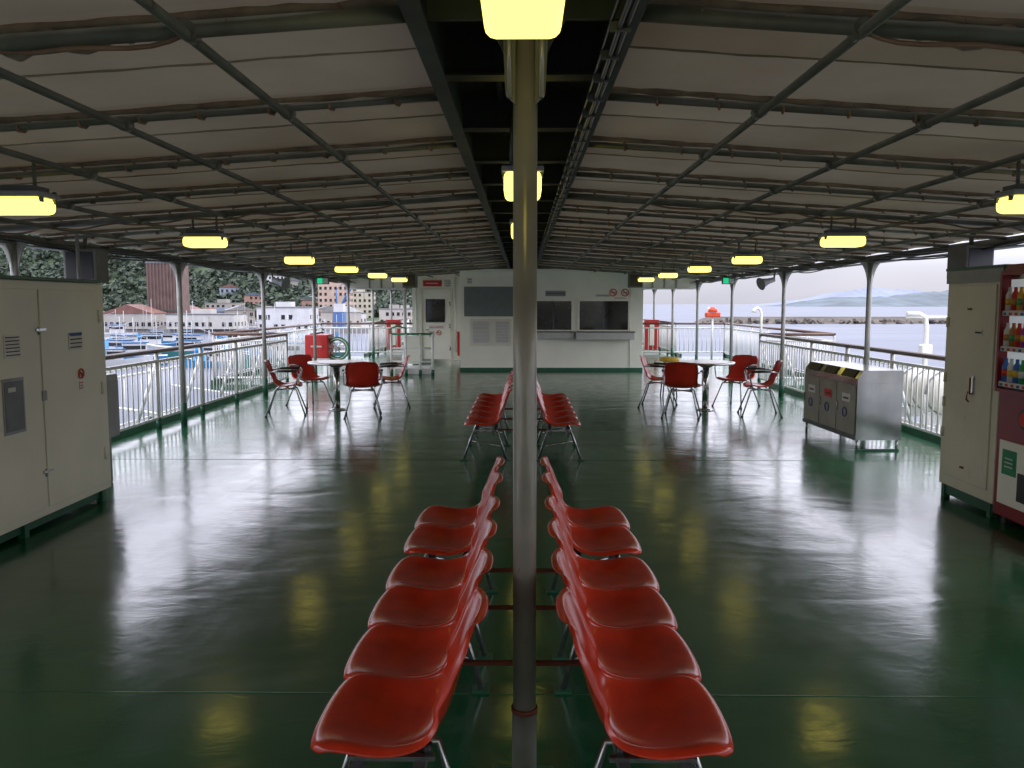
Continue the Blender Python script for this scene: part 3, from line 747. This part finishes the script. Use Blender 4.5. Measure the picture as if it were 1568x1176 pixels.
def crown(c,rr,n,sz):
    for _ in range(n):
        d=Vector((random.gauss(0,1),random.gauss(0,1),random.gauss(0,1))).normalized()*rr*random.uniform(.6,1.05)
        p=c+Vector((d.x,d.y,d.z*.75)); nn=Vector((random.gauss(0,1),random.gauss(0,1),random.gauss(0,1)+.6)).normalized()
        u=nn.orthogonal().normalized(); w=nn.cross(u); s=sz*random.uniform(.5,1.2); k=len(verts)
        for a in range(5):
            an=a*1.2566; verts.append(p+(u*math.cos(an)+w*math.sin(an)*.7)*s*random.uniform(.7,1.2))
        faces.append(list(range(k,k+5)))
for _ in range(2900):
    y=random.uniform(440,680); r=random.uniform(-.80,-.02); x=r*y
    if H(x,y)<-6: continue
    rr=random.uniform(3,6.5); crown(Vector((x,y,H(x,y)+rr*.5)),rr,34,1.7)
me=bpy.data.meshes.new('forest'); me.from_pydata(verts,[],faces); me.materials.append(M['leaf'])
o=bpy.data.objects.new('forest',me); sc.collection.objects.link(o)

pal=[(.42,.41,.38),(.33,.31,.28),(.50,.50,.50),(.27,.25,.22),(.40,.30,.24),(.22,.25,.30),(.42,.39,.31),(.30,.18,.14)]
rpal=[(.12,.12,.13),(.07,.10,.14),(.15,.07,.055),(.18,.18,.18),(.06,.09,.08)]
for i,c in enumerate(pal): M['wall%d'%i]=mat('building_wall_%d'%i,c,.8,var=.1,scale=.3)
for i,c in enumerate(rpal): M['roof%d'%i]=mat('roof_%d'%i,c,.7,var=.15,scale=.5)
def building(name,x,y,w,d,h,wk,rk,gable=False,z0=-7.4,rot=0):
    b=B(name)
    b.box((-w/2,-d/2,0),(w/2,d/2,h),wk)
    if gable:
        hh=w*.18
        b.prism([(-w/2-.4,-d/2-.4,h+.003),(w/2+.4,-d/2-.4,h+.003),(0,-d/2-.4,h+hh)],(0,d+.8,0),rk)
    else:
        b.box((-w/2-.15,-d/2-.15,h+.003),(w/2+.15,d/2+.15,h+.4),rk); b.box((-w*.2,-d*.2,h+.4),(w*.1,d*.2,h+2),wk)
    fl=max(1,int(h/3)); nw=max(2,int(w/2.2))
    for f in range(fl):
        z=1+f*3
        for i in range(nw):
            if random.random()<.12: continue
            xx=-w/2+w*(i+.5)/nw; b.box((xx-.6,-d/2-.05,z),(xx+.6,-d/2+.02,z+1.4),'glass'); b.box((xx-.7,-d/2-.12,z-.1),(xx+.7,-d/2-.051,z),'concrete')
        for i in range(max(1,int(d/3))):
            yy=-d/2+d*(i+.5)/max(1,int(d/3)); b.box((w/2-.02,yy-.6,z),(w/2+.05,yy+.6,z+1.4),'glass')
    b.done((x,y,z0),rot)
def rx(px,d): return (px-800)/1269*d
building('ferry_terminal_building',rx(420,250)-2,272,17,12,7.6,'wall2','roof3')
building('warehouse',rx(300,290),300,24,14,5.0,'wall0','roof0',False)
building('warehouse',rx(205,300),300,18,12,5.5,'wall1','roof2',True)
building('apartment_block',rx(515,420),420,15,12,20,'wall4','roof2')
building('apartment_block',rx(555,460),460,13,12,15,'wall6','roof3')
building('office_building',rx(345,380),380,14,12,9,'wall3','roof3')
building('office_building',rx(270,400),400,12,12,8,'wall5','roof3')
for i in range(48):
    px=random.uniform(120,640); d=random.uniform(320,430); w=random.uniform(7,14)
    building('harbour_house',rx(px,d),d,w,random.uniform(7,11),random.uniform(3.5,6.8),'wall%d'%random.randrange(8),'roof%d'%random.randrange(5),random.random()<.6,rot=random.uniform(-.5,.5))
for i in range(9):
    px=random.uniform(330,560); d=random.uniform(455,520); w=random.uniform(7,11); x=rx(px,d)
    building('hillside_house',x,d,w,8,random.uniform(5,7),'wall%d'%random.randrange(8),'roof%d'%random.randrange(5),True,z0=H(x,d)+1,rot=random.uniform(-.5,.5))
M['browntower']=mat('brown_cladding',(.12,.075,.065),.7,var=.2,scale=.4)
b=B('brown_tower'); b.box((-6,-6,0),(6,6,24),'browntower')
for i in range(10): b.box((-5.8+i*1.22,-6.35,0),(-5.3+i*1.22,-6.01,24),'browntower')
b.box((-6.2,-6.4,24.01),(6.2,6.4,24.6),'roof0'); b.box((-6.01,-6.4,6),(6.01,-6.36,6.6),'seam'); b.done((rx(226,300),318,-7.4),.1)
M['craneblue']=mat('crane_blue',(.06,.14,.32),.5)
b=B('harbour_crane')
b.box((-2,-2,0),(2,2,6),'craneblue'); b.box((-1.6,-2.2,6.01),(1.8,2,9),'wall2'); b.cyl((0,0,7),(9,0,23),.5,'craneblue'); b.cyl((-1,0,9),(-1,0,14),.3,'craneblue'); b.cyl((-1,0,14),(9,0,23),.12,'craneblue'); b.cyl((9,0,23),(9,0,10),.07,'black')
b.done((rx(520,300),300,-7.4))
M['boatblue']=mat('boat_blue',(.03,.11,.24),.4); M['tarp']=mat('blue_tarp',(.03,.17,.34),.6,bump=.5,bscale=2); M['boatwhite']=mat('boat_white',(.42,.43,.44),.35); M['boatgreen']=mat('boat_green',(.03,.16,.16),.5)
def boat(x,y,L,rot,hk,tarp):
    b=B('fishing_boat'); rings=[]
    for i,(t,w,dz) in enumerate(((0,.8,.05),(.25,1,0),(.55,.95,.05),(.8,.6,.25),(1,.04,.6))):
        X=-L/2+L*t; W=L*.15*w; zt=L*.11+dz*L*.12
        rings.append([b.bm.verts.new(p) for p in((X,-W,zt),(X,-W*.75,-.2),(X,0,-.5),(X,W*.75,-.2),(X,W,zt))])
    for a,c in zip(rings[:-1],rings[1:]):
        for j in range(4): b.face([a[j],a[j+1],c[j+1],c[j]],hk,False)
        b.face([a[4],a[0],c[0],c[4]],'boatwhite')
    b.face(rings[0],hk)
    h=L*.11
    b.box((-L*.25,-L*.09,h),(L*.02,L*.09,h+L*.17),'boatwhite',bevel=.1); b.box((-L*.24,-L*.092,h+L*.09),(L*.022,L*.092,h+L*.14),'glass'); b.box((-L*.28,-L*.1,h+L*.171),(L*.05,L*.1,h+L*.185),'boatblue')
    b.cyl((-L*.1,0,h+L*.18),(-L*.1,0,h+L*.5),.06,'boatwhite',6); b.cyl((L*.3,0,h),(L*.3,0,h+L*.35),.05,'boatwhite',6); b.cyl((-L*.1,0,h+L*.45),(L*.35,0,h+L*.3),.03,'boatwhite',5)
    if tarp: b.prism([(L*.06,-L*.11,h+.1),(L*.06,L*.11,h+.1),(L*.06,0,h+L*.10)],(L*.28,0,0),'tarp')
    b.done((x,y,-8.9),rot)
for i in range(36):
    d=random.choice([140,150,163,186,205,225,245])+random.uniform(-4,4); px=random.uniform(165,500)
    boat(rx(px,d),d,random.uniform(8,15),random.choice([0,math.pi])+random.uniform(-.5,.5),random.choice(['boatblue','boatwhite','boatgreen','boatwhite','tarp']),random.random()<.6)
b=B('harbour_masts')
for i in range(22):
    d=random.uniform(180,330); x=rx(random.uniform(165,560),d); b.cyl((x,d,-9),(x,d,random.uniform(-2,3)),.06,random.choice(['boatwhite','post','brown']),5)
b.done()

# ---------------------------------------------------------------- world
w=bpy.data.worlds.new('World'); sc.world=w; w.use_nodes=True
N=w.node_tree.nodes; L=w.node_tree.links; bg=N['Background']
sky=N.new('ShaderNodeTexSky'); sky.sky_type='NISHITA'; sky.sun_disc=False; sky.sun_elevation=R(42); sky.sun_rotation=R(60)
tc=N.new('ShaderNodeTexCoord'); sp_=N.new('ShaderNodeSeparateXYZ'); L.new(tc.outputs['Generated'],sp_.inputs[0])
gr=N.new('ShaderNodeValToRGB'); L.new(sp_.outputs['Z'],gr.inputs['Fac'])
els=gr.color_ramp.elements
def g_(v): return (v,v,v,1)
els[0].position=0; els[0].color=g_(.175); els[1].position=1; els[1].color=g_(.95)
for p,v in((.04,.21),(.16,.72)):
    e=els.new(p); e.color=g_(v)
mp=N.new('ShaderNodeMapping'); mp.inputs['Scale'].default_value=(1,1,3.5); L.new(tc.outputs['Generated'],mp.inputs['Vector'])
cn=N.new('ShaderNodeTexNoise'); cn.inputs['Scale'].default_value=2.2; cn.inputs['Detail'].default_value=4; cn.inputs['Distortion'].default_value=.4; L.new(mp.outputs['Vector'],cn.inputs['Vector'])
cr=N.new('ShaderNodeValToRGB'); cr.color_ramp.elements[0].position=.3; cr.color_ramp.elements[1].position=.7
cr.color_ramp.elements[0].color=(.76,.77,.92,1); cr.color_ramp.elements[1].color=(1.0,.99,1.12,1)
L.new(cn.outputs['Fac'],cr.inputs['Fac'])
m40=N.new('ShaderNodeMath'); m40.operation='MULTIPLY'; m40.inputs[1].default_value=45; L.new(gr.outputs['Color'],m40.inputs[0])
vm=N.new('ShaderNodeVectorMath'); vm.operation='SCALE'; L.new(cr.outputs['Color'],vm.inputs[0]); L.new(m40.outputs[0],vm.inputs['Scale'])
mx=N.new('ShaderNodeMixRGB'); mx.inputs['Fac'].default_value=.9; L.new(sky.outputs['Color'],mx.inputs['Color1']); L.new(vm.outputs['Vector'],mx.inputs['Color2'])
L.new(mx.outputs['Color'],bg.inputs['Color']); bg.inputs['Strength'].default_value=.1
sl=bpy.data.lights.new('sun','SUN'); sl.energy=.8; sl.angle=R(20); sl.color=(1,.96,.9)
so=bpy.data.objects.new('sun',sl); sc.collection.objects.link(so)
el,az=R(42),R(60); dv=Vector((math.sin(az)*math.cos(el),math.cos(az)*math.cos(el),math.sin(el)))
so.rotation_euler=dv.to_track_quat('Z','Y').to_euler()

# ---------------------------------------------------------------- camera
cd=bpy.data.cameras.new('camera'); cd.sensor_width=36; cd.lens=29.13; cd.clip_start=.05; cd.clip_end=40000
co=bpy.data.objects.new('camera',cd); sc.collection.objects.link(co); co.location=(0,0,1.6); co.rotation_euler=(R(90-5.54),0,R(.72))
sc.camera=co
sc.view_settings.view_transform='Standard'; sc.view_settings.look='None'; sc.view_settings.exposure=0
